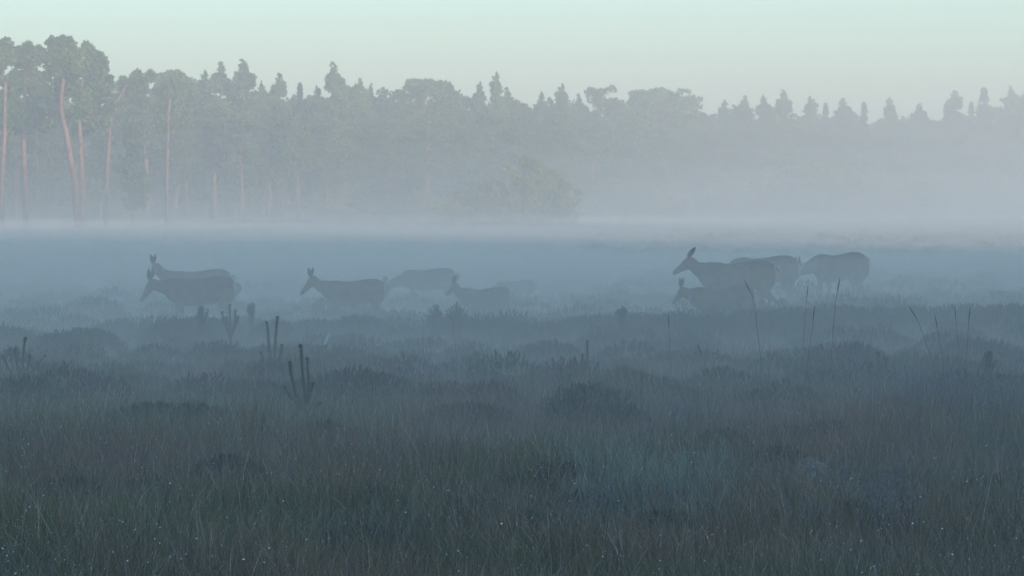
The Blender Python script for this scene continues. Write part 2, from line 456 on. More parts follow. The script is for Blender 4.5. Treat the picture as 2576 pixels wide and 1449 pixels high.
own_pine(62, 220, 105, [(66, 598), (64, 470), (60, 350), (66, 200), (72, 108)],
         [(70, 118, 12, 14), (52, 130, 18, 10), (98, 128, 22, 10), (70, 150, 32, 12), (85, 185, 38, 16), (50, 205, 34, 18), (95, 230, 34, 20), (62, 262, 42, 20), (50, 310, 38, 20), (100, 300, 32, 16)],
         'open-crowned pine between the bordering pine and the big double-crowned pine, straight trunk', 62, 0.22)
own_pine(185, 212, 92, [(200, 606), (190, 470), (182, 420), (167, 330), (155, 275), (156, 240), (162, 200), (166, 120)],
         [(148, 105, 18, 14), (168, 104, 16, 13), (150, 130, 26, 18), (185, 125, 30, 20), (148, 165, 26, 18), (190, 165, 34, 22), (165, 200, 34, 20), (140, 235, 24, 16), (195, 235, 36, 20), (130, 270, 22, 14), (185, 282, 34, 18)],
         'big pine with a long bright red curving trunk and one bare side branch', 63, 0.26, side=[[(156, 275), (140, 273), (126, 268)]])
own_pine(212, 219, 105, [(210, 600), (208, 470), (206, 400), (200, 300), (200, 250), (215, 180), (225, 120)],
         [(228, 118, 24, 14), (252, 140, 20, 14), (240, 165, 28, 18), (262, 165, 14, 12), (225, 200, 34, 20), (258, 205, 20, 14), (250, 235, 26, 14), (222, 262, 34, 18), (262, 270, 18, 10), (240, 300, 32, 14), (205, 320, 28, 14)],
         'tall pine sharing the big double crown, short straight red trunk on its right side', 64, 0.22)
own_pine(292, 232, 178, [(262, 592), (270, 450), (278, 310), (284, 285), (293, 258), (320, 215)],
         [(355, 192, 20, 10), (335, 200, 22, 12), (312, 208, 22, 12), (345, 215, 26, 12), (320, 235, 30, 12), (352, 240, 24, 12), (300, 245, 22, 12), (372, 184, 6, 5)],
         'wind-swept pine on a leaning bare red trunk, crown reaching up to the right', 65, 0.19)
own_pine(425, 238, 187, [(420, 592), (421, 480), (423, 380), (424, 300), (430, 235)],
         [(440, 195, 22, 10), (415, 208, 26, 10), (455, 210, 24, 12), (400, 222, 18, 10), (430, 228, 34, 12), (470, 235, 20, 12), (405, 262, 34, 16), (445, 270, 34, 16), (420, 310, 38, 16)],
         'flat-topped pine over a straight slim pinkish trunk, right of the wind-swept pine', 66, 0.15)

# ---- front of the wood: lower trees whose trunks or pale crowns show against the mass
FRONT = [
 (-30, 300, 'scots1', -4, 1.0, 'low pine beside the left border trunk'), (118, 330, 'birch1', 4, .9, 'brownish low tree between the two left trunks and the red curving one'),
 (250, 345, 'pine2', 2, 1.0, 'broad low pine under the big double crown'), (335, 318, 'pine0', -24, .7, 'full low pine under the wind-swept crown'),
 (370, 255, 'scots2', 7, 1.1, 'dense pine below and right of the wind-swept crown'), (470, 300, 'pine3', 3, 1.0, 'pine with high crown over shadowed thin trunk, left quarter'),
 (540, 270, 'scots0', 4, 1.0, 'pine with a pale twisted upper trunk under the ragged leaders'), (608, 300, 'scots2', -3, .9, 'pine with a straight bright red lower trunk, left quarter'),
 (676, 290, 'scots1', 2, .8, 'pine with a thin wavy trunk left of the brightest slim trunk'), (712, 330, 'pine3', 5, .8, 'pine half hidden behind the brightest slim trunk'),
 (750, 290, 'scots0', -3, .8, 'pine with the longest slim bright trunk near the left third'), (824, 300, 'pine3', 0, .9, 'pine with a dim straight trunk under the candle-topped pine'),
 (868, 310, 'scots1', 3, .9, 'pine with a short slanting red upper trunk'), (920, 290, 'pine0', 4, .9, 'full green pine right of the slanting red trunk'),
 (975, 310, 'scots2', 0, .9, 'pine with a dim pinkish trunk foot left of the middle'), (1030, 345, 'birch1', -3, 1.1, 'pale spreading low tree with a bright upper rim left of the middle'),
 (1075, 300, 'scots0', 4, .9, 'dense pine below the split crowns'), (1130, 300, 'pine2', 3, .9, 'full pine right below the split crowns'),
 (1185, 310, 'pine0', 2, .9, 'pine with a dull pink trunk glimpse left of the yellow-green bush'), (1240, 290, 'scots1', 5, .9, 'dense pine below the slender pointed middle pine'),
 (1300, 310, 'pine2', 3, 1.0, 'broad green pine above the yellow-green bush'), (1370, 300, 'birch0', 3, 1.0, 'pale green birch right above the yellow-green bush'),
 (1430, 310, 'pine0', 3, 1.0, 'pine in the mass under the pointed pine with one shoulder'), (1490, 300, 'scots2', 4, 1.0, 'pine under the round airy birch'),
 (1545, 320, 'birch1', 2, 1.0, 'pale tree under the small rounded pine right of the middle'), (1600, 300, 'pine2', 3, 1.0, 'pine below the left shoulder of the widest crown'),
 (1650, 330, 'scots1', -2, 1.0, 'pine with a pinkish trunk glimpse under the wide dark dome'), (1705, 310, 'pine3', 3, 1.0, 'pine below the steep-flanked dome'),
 (1760, 330, 'birch0', 2, 1.0, 'pale green tree in the mass, right of the steep-flanked dome'), (1830, 320, 'pine2', 3, 1.0, 'pine below the twin-tipped pine'),
 (1890, 330, 'birch1', -2, 1.2, 'pale rounded tree with sunny rim, right third'), (1950, 310, 'pine0', 4, 1.0, 'pine below the tallest spiky pine of the right third'),
 (2010, 330, 'scots2', 2, 1.0, 'pine in the mass left of the thick single tip'), (2070, 350, 'birch0', -1, 1.2, 'yellowish low birch in front of the slim spruce'),
 (2140, 320, 'pine2', 4, 1.1, 'broad pine below the deep narrow gap'), (2215, 350, 'birch1', -2, 1.2, 'pale slanting birch below the whippy tip'),
 (2270, 330, 'scots1', 3, 1.1, 'pine left of the squat pointed pine'), (2340, 340, 'pine0', 2, 1.1, 'pine in front of the squat pointed pine'),
 (2400, 350, 'birch0', -2, 1.3, 'low birch with a pale rim before the tall open pine'), (2460, 330, 'pine2', 3, 1.2, 'broad pine at the foot of the dark layered spruce'),
 (2530, 345, 'scots2', 0, 1.2, 'pine below the last spiky trees'), (2600, 320, 'pine3', 2, 1.2, 'pine cut by the right border'),
 (1335, 395, 'bush0', -44, .56, 'wide yellow-green bush standing out in front of the wood near the middle'),
 (1230, 455, 'bush1', -36, 1.0, 'small bush at the left foot of the wide yellow-green bush'),
 (1050, 490, 'bush1', -5, 1.2, 'dim low bush left of the middle'), (1960, 395, 'bush0', -12, 1.2, 'broad pale bush in front of the right third of the wood'),
 (2140, 400, 'bush0', -16, 1.1, 'broad dusky bush right of the broad pale one'), (2380, 440, 'bush0', -10, 1.3, 'dusky bush in front of the tall trees at the right'),
 (1560, 450, 'bush0', -6, 1.2, 'dusky bush right of the wide yellow-green one'), (820, 480, 'bush1', 4, 1.4, 'dim undergrowth bush behind the long slim bright trunk'),
]
for (u, v, k, dy, sx, look) in FRONT:
    plant(k, u, h_for(u, v, dy), dy, look, group='lower trees and bushes in front of the wood', sx=sx)

# ---- the inner wood that reads as one mass behind them
def top_v(u):
    return float(np.interp(u, [-500, 0, 250, 420, 600, 900, 1150, 1300, 1500, 1700, 1900, 2150, 2350, 2600, 3100],
                           [200, 235, 262, 240, 245, 256, 262, 264, 264, 262, 278, 289, 296, 276, 276]))
tb = Tris()
for i in range(1500):
    u = random.uniform(-500, 3080); dy = random.uniform(12, 34)
    Yd = edge_y(u) + dy; x = (u - 1288) / F * Yd
    H = CAM_H - (top_v(u) + random.uniform(-6, 12) - 518) / F * Yd
    r = random.uniform(0.8, 1.6); n = 95
    z = (H - 0.9 * r) * random.random() ** 0.7
    q, p = clump_points((x, Yd, z), (r * 1.2, r, r * 0.8), n)
    tuft_cloud(tb, q, p * 0.8 + np.array([0, 0, .5]), 0.5, np.array(NEEDLE)[None, :] * (random.uniform(.7, 1.2) * rng.uniform(.8, 1.2, n))[:, None], fan=2, width=0.4)
for i in range(520):                               # undergrowth and low boughs
    u = random.uniform(-500, 3080); Yd = edge_y(u) + random.uniform(14, 36); x = (u - 1288) / F * Yd
    q, p = clump_points((x, Yd, random.uniform(.5, 6)), (1.7, 1.2, 1.1), 95)
    tuft_cloud(tb, q, p * 0.8 + np.array([0, 0, .5]), 0.5, np.array(NEEDLE)[None, :] * (random.uniform(.6, 1.0) * rng.uniform(.8, 1.2, 95))[:, None], fan=2, width=0.4)
for i in range(260):
    u = random.uniform(-500, 3080); Yd = edge_y(u) + random.uniform(8, 32); x = (u - 1288) / F * Yd
    V, T = tube([(x, Yd, -.3), (x + random.uniform(-.5, .5), Yd, 10)], [0.17, 0.08], 5); tb.add(V, T, (0.2, 0.1, 0.07))
wood = link('woodland', tb.mesh('woodland', M['needles'])); tag(wood, 'misty inner pine wood behind the forest edge trees', kind='stuff')

# ---- the wood behind the camera that keeps the heath in its morning shade
tb = Tris()
sx_, sy_ = math.sin(SUN_AZ), math.cos(SUN_AZ)          # towards the sun
for i in range(7600):
    a = random.uniform(-230, 230); b = random.uniform(42, 62)
    cx = sx_ * b - sy_ * a; cy = sy_ * b + sx_ * a
    if cy > -12: continue
    H = 15.5 + 1.9 * math.sin(a * 0.07) + 2.2 * math.sin(a * 0.23 + 1) + 1.8 * math.sin(a * 0.61 + 2)
    z = H * random.random() ** 1.25
    r = random.uniform(1.1, 2.1); n = 22
    q, p = clump_points((cx, cy, z), (r, r, r * .8), n)
    tuft_cloud(tb, q, p, 1.5, np.array(NEEDLE)[None, :] * rng.uniform(.7, 1.2, n)[:, None], fan=1, width=0.8)
for i in range(160):
    a = random.uniform(-230, 230); b = random.uniform(44, 60); cx = sx_ * b - sy_ * a; cy = sy_ * b + sx_ * a
    if cy > -12: continue
    V, T = tube([(cx, cy, -.3), (cx, cy, 11)], [0.2, 0.1], 5); tb.add(V, T, (0.2, 0.1, 0.07))
wood2 = link('woodland', tb.mesh('woodland', M['needles'])); tag(wood2, 'dense pine wood behind the viewer shading the heath', kind='stuff')

# ------------------------------------------------------------------ haze and ground mist
def box_mesh(name, x0, x1, y0, y1, z0, z1, mat):
    V = [(x, y, z) for z in (z0, z1) for y in (y0, y1) for x in (x0, x1)]
    me = bpy.data.meshes.new(name)
    me.from_pydata(V, [], [(0, 2, 3, 1), (4, 5, 7, 6), (0, 1, 5, 4), (2, 6, 7, 3), (0, 4, 6, 2), (1, 3, 7, 5)])
    me.materials.append(mat); return me
FOGC = (0.98, 0.983, 0.92)
POOLC = (1.0, 0.937, 0.785)
hz = link('haze', box_mesh('haze', -820, 820, -520, 1220, -1.6, 24.5, mat_fog('haze', 0.0038, FOGC)))
tag(hz, kind='stuff')

def mist_layer(top, ramp, amp, dens, y0, seed, y1=None, far=40.0, linear=False, col=None):
    """closed body of mist lying on the ground; its top swells up from nothing at its near edge"""
    r = np.random.default_rng(seed)
    xs = np.linspace(-400, 420, 83); ys = np.concatenate([np.arange(y0, y0 + 60, 3.0), np.linspace(y0 + 60, 160, 12), np.linspace(170, 800, 50)])
    Xg, Yg = np.meshgrid(xs, ys)
    ph = r.uniform(0, 6.28, 6)
    yy = Yg - 6 * np.sin(Xg * 0.09 + ph[0]) - 4 * np.sin(Xg * 0.23 + ph[1])
    h = top * (np.clip((yy - y0) / ramp, 0, 1) if linear else sstep(y0, y0 + ramp, yy)) * (1 + amp * (np.sin(Xg * .11 + ph[2] + Yg * .03) + .6 * np.sin(Yg * .08 + ph[3] + Xg * .05)))
    if y1: h = h * (1 - sstep(y1, y1 + far, Yg))
    Zt = 0.02 + np.maximum(h, 0); Zb = np.full_like(Zt, -0.9)
    n = Xg.size; nxx = len(xs); nyy = len(ys)
    V = np.concatenate([np.stack([Xg.ravel(), Yg.ravel(), Zt.ravel()], 1), np.stack([Xg.ravel(), Yg.ravel(), Zb.ravel()], 1)])
    I = (np.arange(nyy - 1)[:, None] * nxx + np.arange(nxx - 1)[None, :]).ravel()
    top_t = np.concatenate([np.stack([I, I + 1, I + nxx + 1], 1), np.stack([I, I + nxx + 1, I + nxx], 1)])
    bot_t = top_t[:, ::-1] + n
    loop = [i for i in range(nxx)] + [j * nxx + nxx - 1 for j in range(1, nyy)] + [(nyy - 1) * nxx + i for i in range(nxx - 2, -1, -1)] + [j * nxx for j in range(nyy - 2, 0, -1)]
    side = []
    for a, b in zip(loop, loop[1:] + loop[:1]): side += [(a, a + n, b + n), (a, b + n, b)]
    me = np_mesh('ground_mist', V, np.concatenate([top_t, bot_t, np.array(side)]), mat_fog('ground mist', dens, col or FOGC))
    o = link('ground_mist', me); tag(o, kind='stuff'); return o
# the pool of mist the deer stand in, thickest at the ground and thinning upwards
for q, (tp_, dn_) in enumerate(((.45, .034), (.72, .026), (.98, .013), (1.22, .007), (1.46, .003))):
    mist_layer(tp_, 36, 0.14, dn_, 25, 30 + q, col=POOLC)
mist_layer(1.9, 14, 0.03, 0.014, 14, 6, 32, 70, col=POOLC)      # thin veil already over the near heath
mist_layer(1.2, 24, 0.12, 0.012, 25, 42, 56, 90, col=POOLC)
mist_layer(1.55, 26, 0.10, 0.019, 25, 41, 54, 80, col=POOLC)     # a denser bank round the deer

# above it the mist keeps deepening towards the wood
for q, (tp_, dn_) in enumerate(((3.5, .0022), (6.0, .0019), (9.0, .0016), (13.0, .0012), (18.0, .0008))):
    mist_layer(tp_, 420, 0.06, dn_, 40 + 3 * q, 20 + q, linear=True)

# ------------------------------------------------------------------ heath plants
def patch(x, y, s, ph):
    return (np.sin(x * s + ph) * np.cos(y * s * .8 + ph * 2.1) + .6 * np.sin(x * s * 2.3 + y * s * 1.7 + ph * 3) + .4 * np.sin(y * s * 3.1 - x * s * 2.9 + ph)) / 2.0

def blades(x, y, h, lean_x, lean_y, w, col, droop):
    """thin arched blades: arrays in, (V, T, C, tips) out"""
    n = len(x); z = gz(x, y) - 0.02
    ang = rng.uniform(0, math.pi, n); wx = np.cos(ang) * w / 2; wy = np.sin(ang) * w / 2 * 0.5
    P = []
    for t, k in ((0, 1.0), (0.45, 0.85), (0.8, 0.55), (1.0, 0.0)):
        cx = x + lean_x * t ** 1.6; cy = y + lean_y * t ** 1.6; cz = z + h * (t - droop * t ** 3)
        if k > 0:
            P.append(np.stack([cx - wx * k, cy - wy * k, cz], 1)); P.append(np.stack([cx + wx * k, cy + wy * k, cz], 1))
        else: P.append(np.stack([cx, cy, cz], 1))
    V = np.stack(P, 1).reshape(-1, 3); b = np.arange(n)[:, None] * 7
    T = np.concatenate([b + q for q in ([0, 1, 3], [0, 3, 2], [2, 3, 5], [2, 5, 4], [4, 5, 6])])
    f = np.array([.55, .55, .8, .8, 1, 1, 1.1])[None, :, None]      # blade colour darkens towards the foot, lightest at the tip
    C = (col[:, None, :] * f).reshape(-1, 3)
    return V, T, C, P[-1], P[3]

def field_points(n, y0, y1, power, margin=1.35):
    """points over the wedge of heath the lens takes in, with a margin beyond both sides"""
    u = rng.random(n)
    power = power + 1e-4
    y = (y0 ** (1 - power) + u * (y1 ** (1 - power) - y0 ** (1 - power))) ** (1 / (1 - power))
    x = rng.uniform(-1, 1, n) * y * 0.176 * margin
    return x, y

GREEN = np.array((0.135, 0.150, 0.055)); BROWN = np.array((0.25, 0.16, 0.095)); STRAW = np.array((0.42, 0.36, 0.27)); BLUEG = np.array((0.16, 0.19, 0.12))
def grass_patch_cols(x, y, n):
    a = patch(x, y, 0.75, 0.3) + rng.normal(0, .35, n); b = patch(x, y, 1.3, 2.0) + rng.normal(0, .3, n)
    c = np.where((a > 0.05)[:, None], BROWN, GREEN)
    c = np.where((b > 0.45)[:, None], BLUEG, c)
    c = np.where((rng.random(n) < 0.11)[:, None], STRAW, c)
    u = x / y * 7300 + 1288; j = rng.normal(0, 1, n)
    rust = ((u + 60 * j > 1830) & (u + 60 * j < 2380) & (y + j > 23.5) & (y + j < 33)) | ((u + 60 * j > 980) & (u + 60 * j < 1330) & (y + j > 27) & (y + j < 33))
    c = np.where((rust & (rng.random(n) < .75))[:, None], np.array((.27, .17, .12)), c)
    dewy = (u + 50 * j > 1430) & (u + 50 * j < 1850) & (y + .6 * j > 20) & (y + .6 * j < 25)
    c = np.where((dewy & (rng.random(n) < .8))[:, None], np.array((.25, .28, .21)), c)
    return c * rng.uniform(.45, 1.6, n)[:, None]

# tussocks of moor grass: centres, then blades round them
G = Tris(); tips = []
nt_ = 9000
cx, cy = field_points(nt_, 15.0, 36, 1.0)
den = patch(cx, cy, 0.9, 1.1)
keep = den + rng.normal(0, .3, nt_) > -0.55
cx, cy, den = cx[keep], cy[keep], den[keep]
per = 26
x = np.repeat(cx, per) + rng.normal(0, .07, len(cx) * per); y = np.repeat(cy, per) + rng.normal(0, .07, len(cx) * per)
n = len(x)
hh = np.repeat(rng.uniform(.22, .5, len(cx)) * (1 + .35 * den), per) * rng.uniform(.55, 1.15, n)
wind = np.repeat(rng.normal(0, .06, len(cx)), per)
lx = (x - np.repeat(cx, per)) * 1.5 + rng.normal(0, .07, n) + wind; ly = rng.normal(0, .08, n)
col = grass_patch_cols(x, y, n) * np.repeat(rng.uniform(.75, 1.25, len(cx)), per)[:, None]
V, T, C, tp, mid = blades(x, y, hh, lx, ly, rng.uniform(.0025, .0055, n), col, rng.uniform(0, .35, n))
G.add(V, T, C); tips.append((tp, mid))
# looser low blades filling the ground between
x, y = field_points(150000, 14.5, 54, 1.15); n = len(x)
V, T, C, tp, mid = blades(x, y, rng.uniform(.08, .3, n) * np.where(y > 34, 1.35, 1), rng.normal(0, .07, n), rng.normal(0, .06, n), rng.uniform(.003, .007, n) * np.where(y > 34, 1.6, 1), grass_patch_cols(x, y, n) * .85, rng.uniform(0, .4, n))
G.add(V, T, C); tips.append((tp, mid))
# tall flowering stems, thin and nearly straight, leaning all ways
x, y = field_points(15000, 15, 36, 1.0); n = len(x)
m = patch(x, y, .6, 4.0) + rng.normal(0, .5, n) > -0.1; x, y = x[m], y[m]; n = len(x)
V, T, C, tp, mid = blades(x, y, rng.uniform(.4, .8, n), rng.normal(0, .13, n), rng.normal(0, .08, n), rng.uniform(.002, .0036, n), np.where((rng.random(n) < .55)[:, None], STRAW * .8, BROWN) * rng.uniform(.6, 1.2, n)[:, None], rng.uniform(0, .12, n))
G.add(V, T, C); tips.append((tp, mid))
gr = link('grass', G.mesh('grass', M['grass'])); tag(gr, 'tall wet moor grass in brown and green tussocks filling the foreground', kind='stuff')

# frosted-looking seed heads: a pale feathery patch at the right, smaller ones elsewhere
S = Tris()
for (u, v, Yd, sx1, sy1, num) in ((2400, 1010, 31, 0.55, 1.6, 520), (2250, 1000, 32, .4, 1.0, 200), (2500, 1070, 28, .4, 1.0, 260), (1640, 1090, 27.5, .6, 1.0, 200),
                             (2010, 1395, 18.6, .1, .3, 26), (2230, 1350, 18.9, .16, .3, 60), (2260, 1410, 18.2, .12, .3, 60), (1530, 1350, 19.2, .2, .3, 40), (2550, 1310, 19.5, .1, .2, 26)):
    c = at(u, v, Yd)
    for _ in range(num):
        px = c.x + random.gauss(0, sx1); py = Yd + random.gauss(0, sy1)
        g0 = float(gz(px, py)); L = random.uniform(.38, .68); lean = random.gauss(0, .1)
        top = (px + lean, py, g0 + L)
        V, T = tube([(px, py, g0), (px + lean * .4, py, g0 + L * .55), top], [.0013, .001, .0007], 3); S.add(V, T, (.10, .095, .08))
        for q in range(9):
            t = random.uniform(.72, 1.0); b0 = (px + lean * t, py, g0 + L * t)
            d = Vector((random.gauss(0, .014), random.gauss(0, .014), random.uniform(.012, .04)))
            a = Vector((.002, 0, 0)); S.add([b0, Vector(b0) + d + a, Vector(b0) + d * .8 - a + Vector((0, 0, .005))], [(0, 1, 2)], (.27, .27, .26))
sh = link('seed_grass', S.mesh('seed_grass', M['grass'])); tag(sh, 'pale feathery seed heads of grass in drifts', kind='stuff')

# heather: hummocks of short upright sprigs
Hh = Tris()
def heather(n_cl, y0, y1, power, rmin, rmax, per, sprig, wid, bright=1.0, margin=1.35):
    cx, cy = field_points(n_cl, y0, y1, power, margin)
    r = rng.uniform(rmin, rmax, n_cl)
    hgt = r * rng.uniform(.55, .95, n_cl)
    a = rng.uniform(0, 2 * math.pi, n_cl * per); q = np.sqrt(rng.random(n_cl * per))
    R = np.repeat(r, per); Hc = np.repeat(hgt, per)
    x = np.repeat(cx, per) + np.cos(a) * q * R; y = np.repeat(cy, per) + np.sin(a) * q * R
    z = gz(x, y) + Hc * np.sqrt(np.maximum(0, 1 - q ** 2)) * rng.uniform(.75, 1.0, len(x)) - .04
    n = len(x)
    d = np.stack([np.cos(a) * q * .55, np.sin(a) * q * .55, np.ones(n)], 1) + rng.normal(0, .22, (n, 3)); d /= np.linalg.norm(d, axis=1)[:, None]
    L = sprig * rng.uniform(.5, 1.5, n)[:, None]
    s = np.stack([np.cos(a * 7), np.sin(a * 7) * .4, np.zeros(n)], 1) * (wid * rng.uniform(.6, 1.4, n))[:, None]
    b = np.stack([x, y, z], 1) - d * L * .5
    V = np.stack([b - s * .4, b + s * .4, b + d * L * .55 + s, b + d * L * 1.0, b + d * L * .5 - s], 1).reshape(-1, 3)
    k = np.arange(n)[:, None] * 5
    T = np.concatenate([k + [0, 1, 2], k + [0, 2, 4], k + [4, 2, 3]])
    tone = np.repeat(rng.uniform(.75, 1.25, n_cl), per) * rng.uniform(.7, 1.3, n) * bright
    base = np.where((np.repeat(rng.random(n_cl), per) < .35)[:, None], np.array((.105, .082, .07)), np.array((.08, .10, .065)))
    Hh.add(V, T, np.repeat(base * tone[:, None], 5, axis=0))
heather(80, 19, 33, 1.0, .20, .38, 420, .075, .009)
heather(520, 32, 47, 1.0, .22, .6, 330, .09, .013)
heather(420, 46, 60, 1.0, .25, .8, 330, .10, .014)
heather(900, 58, 110, 1.0, .35, .7, 110, .16, .035, 1.0, 1.3)
heather(1500, 100, 230, 1.0, .35, .75, 50, .22, .09, 1.9, 1.15)
# the taller hummocks the deer walk behind
for (u, v, Yd, r) in ((470, 792, 46, .75), (540, 796, 46.5, .6), (420, 805, 45, .5), (205, 822, 43, .8), (300, 800, 48, .6), (150, 835, 42, .5), (690, 800, 46, .5), (800, 800, 47, .8), (900, 790, 47, .7), (1000, 795, 48, .6),
                      (1110, 785, 47, .55), (1155, 787, 46, .5), (1250, 792, 46, .7), (1350, 800, 45, .6), (1480, 790, 46, .8), (1600, 785, 46, .9), (1700, 782, 45, .6), (1800, 785, 45, .6), (1900, 775, 46, .8),
                      (2000, 770, 46, .9), (2110, 762, 47, .8), (2200, 768, 47, .7), (2300, 765, 48, .9), (2420, 760, 48, .8), (2540, 762, 47, .9), (1480, 960, 31, .55), (1440, 990, 30, .4), (1540, 1010, 30, .5), (690, 960, 34, .35), (60, 960, 33, .3), (380, 1010, 30, .5), (1180, 1010, 30, .5)):
    p = at(u, v, Yd); g0 = float(gz(p.x, Yd)); hgt = p.z - g0; num = int(1500 * r * r / .4)
    a = rng.uniform(0, 2 * math.pi, num); q = np.sqrt(rng.random(num))
    bump = 1 + .12 * np.sin(a * 3 + u) + .1 * np.sin(a * 5 + v)
    x = p.x + np.cos(a) * q * r * bump; y = Yd + np.sin(a) * q * r
    z = g0 + hgt * np.sqrt(np.maximum(0, 1 - q ** 2.4)) * rng.uniform(.6, 1.0, num) + .02
    d = np.stack([np.cos(a) * q * .5, np.sin(a) * q * .5, np.ones(num)], 1) + rng.normal(0, .25, (num, 3)); d /= np.linalg.norm(d, axis=1)[:, None]
    L = .09 * rng.uniform(.5, 1.5, num)[:, None]; s = np.stack([np.cos(a * 9), np.sin(a * 9) * .4, np.zeros(num)], 1) * .012
    b = np.stack([x, y, z], 1) - d * L
    V = np.stack([b - s * .4, b + s * .4, b + d * L * .55 + s, b + d * L, b + d * L * .5 - s], 1).reshape(-1, 3)
    k = np.arange(num)[:, None] * 5
    Hh.add(V, np.concatenate([k + [0, 1, 2], k + [0, 2, 4], k + [4, 2, 3]]), np.repeat(np.array((.085, .095, .07)) * rng.uniform(.7, 1.3, num)[:, None], 5, axis=0))
he = link('heather', Hh.mesh('heather', M['heather'])); tag(he, 'dark hummocky heather between the grass and the mist', kind='stuff')

# far dry grass on the sunlit edge of the heath
x, y = field_points(60000, 120, 400, 1.3, 1.2)
V, T, C, _, _ = blades(x, y, rng.uniform(.2, .55, len(x)), rng.normal(0, .15, len(x)), rng.normal(0, .1, len(x)), rng.uniform(.06, .16, len(x)), np.tile(np.array((.17, .105, .08)), (len(x), 1)) * rng.uniform(.6, 1.2, len(x))[:, None], rng.uniform(0, .3, len(x)))
fg = link('dry_grass', np_mesh('dry_grass', V, T, M['grass'], C)); tag(fg, 'reddish dry grass at the far side of the heath', kind='stuff')

# ------------------------------------------------------------------ dew
dew_m = bpy.data.materials.new('water drop'); dew_m.use_nodes = True
b_ = dew_m.node_tree.nodes['Principled BSDF']; b_.inputs['Transmission Weight'].default_value = 1; b_.inputs['IOR'].default_value = 1.33; b_.inputs['Roughness'].default_value = 0.02
b_.inputs['Base Color'].default_value = (1, 1, 1, 1)
ph = (1 + 5 ** .5) / 2
ico = np.array([(-1, ph, 0), (1, ph, 0), (-1, -ph, 0), (1, -ph, 0), (0, -1, ph), (0, 1, ph), (0, -1, -ph), (0, 1, -ph), (ph, 0, -1), (ph, 0, 1), (-ph, 0, -1), (-ph, 0, 1)]) / math.sqrt(1 + ph * ph)
icf = np.array([(0, 11, 5), (0, 5, 1), (0, 1, 7), (0, 7, 10), (0, 10, 11), (1, 5, 9), (5, 11, 4), (11, 10, 2), (10, 7, 6), (7, 1, 8), (3, 9, 4), (3, 4, 2), (3, 2, 6), (3, 6, 8), (3, 8, 9), (4, 9, 5), (2, 4, 11), (6, 2, 10), (8, 6, 7), (9, 8, 1)])
def subdivide(V, T):
    V = list(map(tuple, V)); mid = {}; out = []
    def mp(a, b):
        k = (min(a, b), max(a, b))
        if k not in mid:
            p = (np.array(V[a]) + np.array(V[b])); p /= np.linalg.norm(p); mid[k] = len(V); V.append(tuple(p))
        return mid[k]
    for a, b, c in T:
        ab, bc, ca = mp(a, b), mp(b, c), mp(c, a); out += [(a, ab, ca), (b, bc, ab), (c, ca, bc), (ab, bc, ca)]
    return np.array(V), np.array(out)
sv, st = subdivide(ico, icf)
allt = np.concatenate([t[0] for t in tips] + [t[1][: len(t[1]) // 3] for t in tips])
w8 = np.where(allt[:, 1] < 36, 1.0, 0.0) * (allt[:, 2] > gz(allt[:, 0], allt[:, 1]) + .2) * (0.25 + np.clip(patch(allt[:, 0], allt[:, 1], 1.1, 5.0) + .3, 0, 1))
w8 /= w8.sum()
sel = allt[rng.choice(len(allt), 7500, replace=False, p=w8)]
rad = rng.gamma(2.0, .0008, len(sel)) + .0014
rad = np.minimum(rad * np.maximum(1, sel[:, 1] / 21), .0062)
V = (sel[:, None, :] + sv[None] * rad[:, None, None]).reshape(-1, 3); T = (st[None] + (np.arange(len(sel)) * len(sv))[:, None, None]).reshape(-1, 3)
dw = link('dew', np_mesh('dew', V, T, dew_m, smooth=True)); tag(dw, 'glinting dew drops on the grass blades', kind='stuff')

# ------------------------------------------------------------------ young pines, stalks, web
def sapling(u, v_top, Yd, arms, label, hfoot=0.0, thick=.014):
    """arms: (u,v) polylines from the whorl to the tip, in metres once placed"""
    p0 = at(u, v_top, Yd); g0 = float(gz(p0.x, Yd))
    o = empty('young_pine', (p0.x, Yd, g0)); tag(o, label, 'pine sapling', 'young pines on the heath')
    st_ = Tris(); nd = Tris()
    def loc(a, b):
        p = at(a, b, Yd); return Vector((p.x - p0.x, 0, p.z - g0))
    w0 = loc(*arms[0][0])
    V, T = tube([(w0.x, 0, -.05), tuple(w0)], [.011, .009], 6); st_.add(V, T, (.09, .07, .05))
    for arm in arms:
        pts = [loc(*q) for q in arm]; dy = random.uniform(-.12, .12)
        fine = []
        for i in range(len(pts) - 1):
            for k in range(8):
                fine.append(pts[i].lerp(pts[i + 1], k / 8) + Vector((0, dy * (i + k / 8) / len(pts), 0)))
        fine.append(pts[-1] + Vector((0, dy, 0)))
        V, T = tube(fine, [.0045 * (1 - .5 * i / len(fine)) for i in range(len(fine))], 5); st_.add(V, T, (.10, .09, .05))
        for i in range(len(fine) - 1):
            d = (fine[i + 1] - fine[i]); t = i / len(fine)
            for k in range(44):
                b = fine[i].lerp(fine[i + 1], random.random()); 
                side = Vector((random.gauss(0, 1), random.gauss(0, 1), random.gauss(0, .3))).normalized()
                dd = (d.normalized() * 1.0 + side).normalized() * random.uniform(.02, .055)
                a = dd.cross(Vector((0, 1, 0))).normalized() * .0014
                nd.add([b - a, b + a, b + dd], [(0, 1, 2)], np.array((.10, .14, .085)) * random.uniform(.7, 1.3))
        e = fine[-1]
        for k in range(6):                                      # the cluster of buds at the tip
            a = k * 1.05; nd.add([e + Vector((math.cos(a) * .006, 0, -.01)), e + Vector((math.cos(a) * .02, math.sin(a) * .02, .012)), e + Vector((math.cos(a) * .012, math.sin(a) * .015, .022))], [(0, 1, 2)], (.07, .06, .04))
        V, T = tube([e - Vector((0, 0, .01)), e + Vector((0, 0, .025))], [thick * .45, thick * .3], 6); nd.add(V, T, (.08, .07, .04))
    link('stem', st_.mesh('stem', M['sapling'], True), o); link('needles', nd.mesh('needles', M['sapling']), o)
    return o
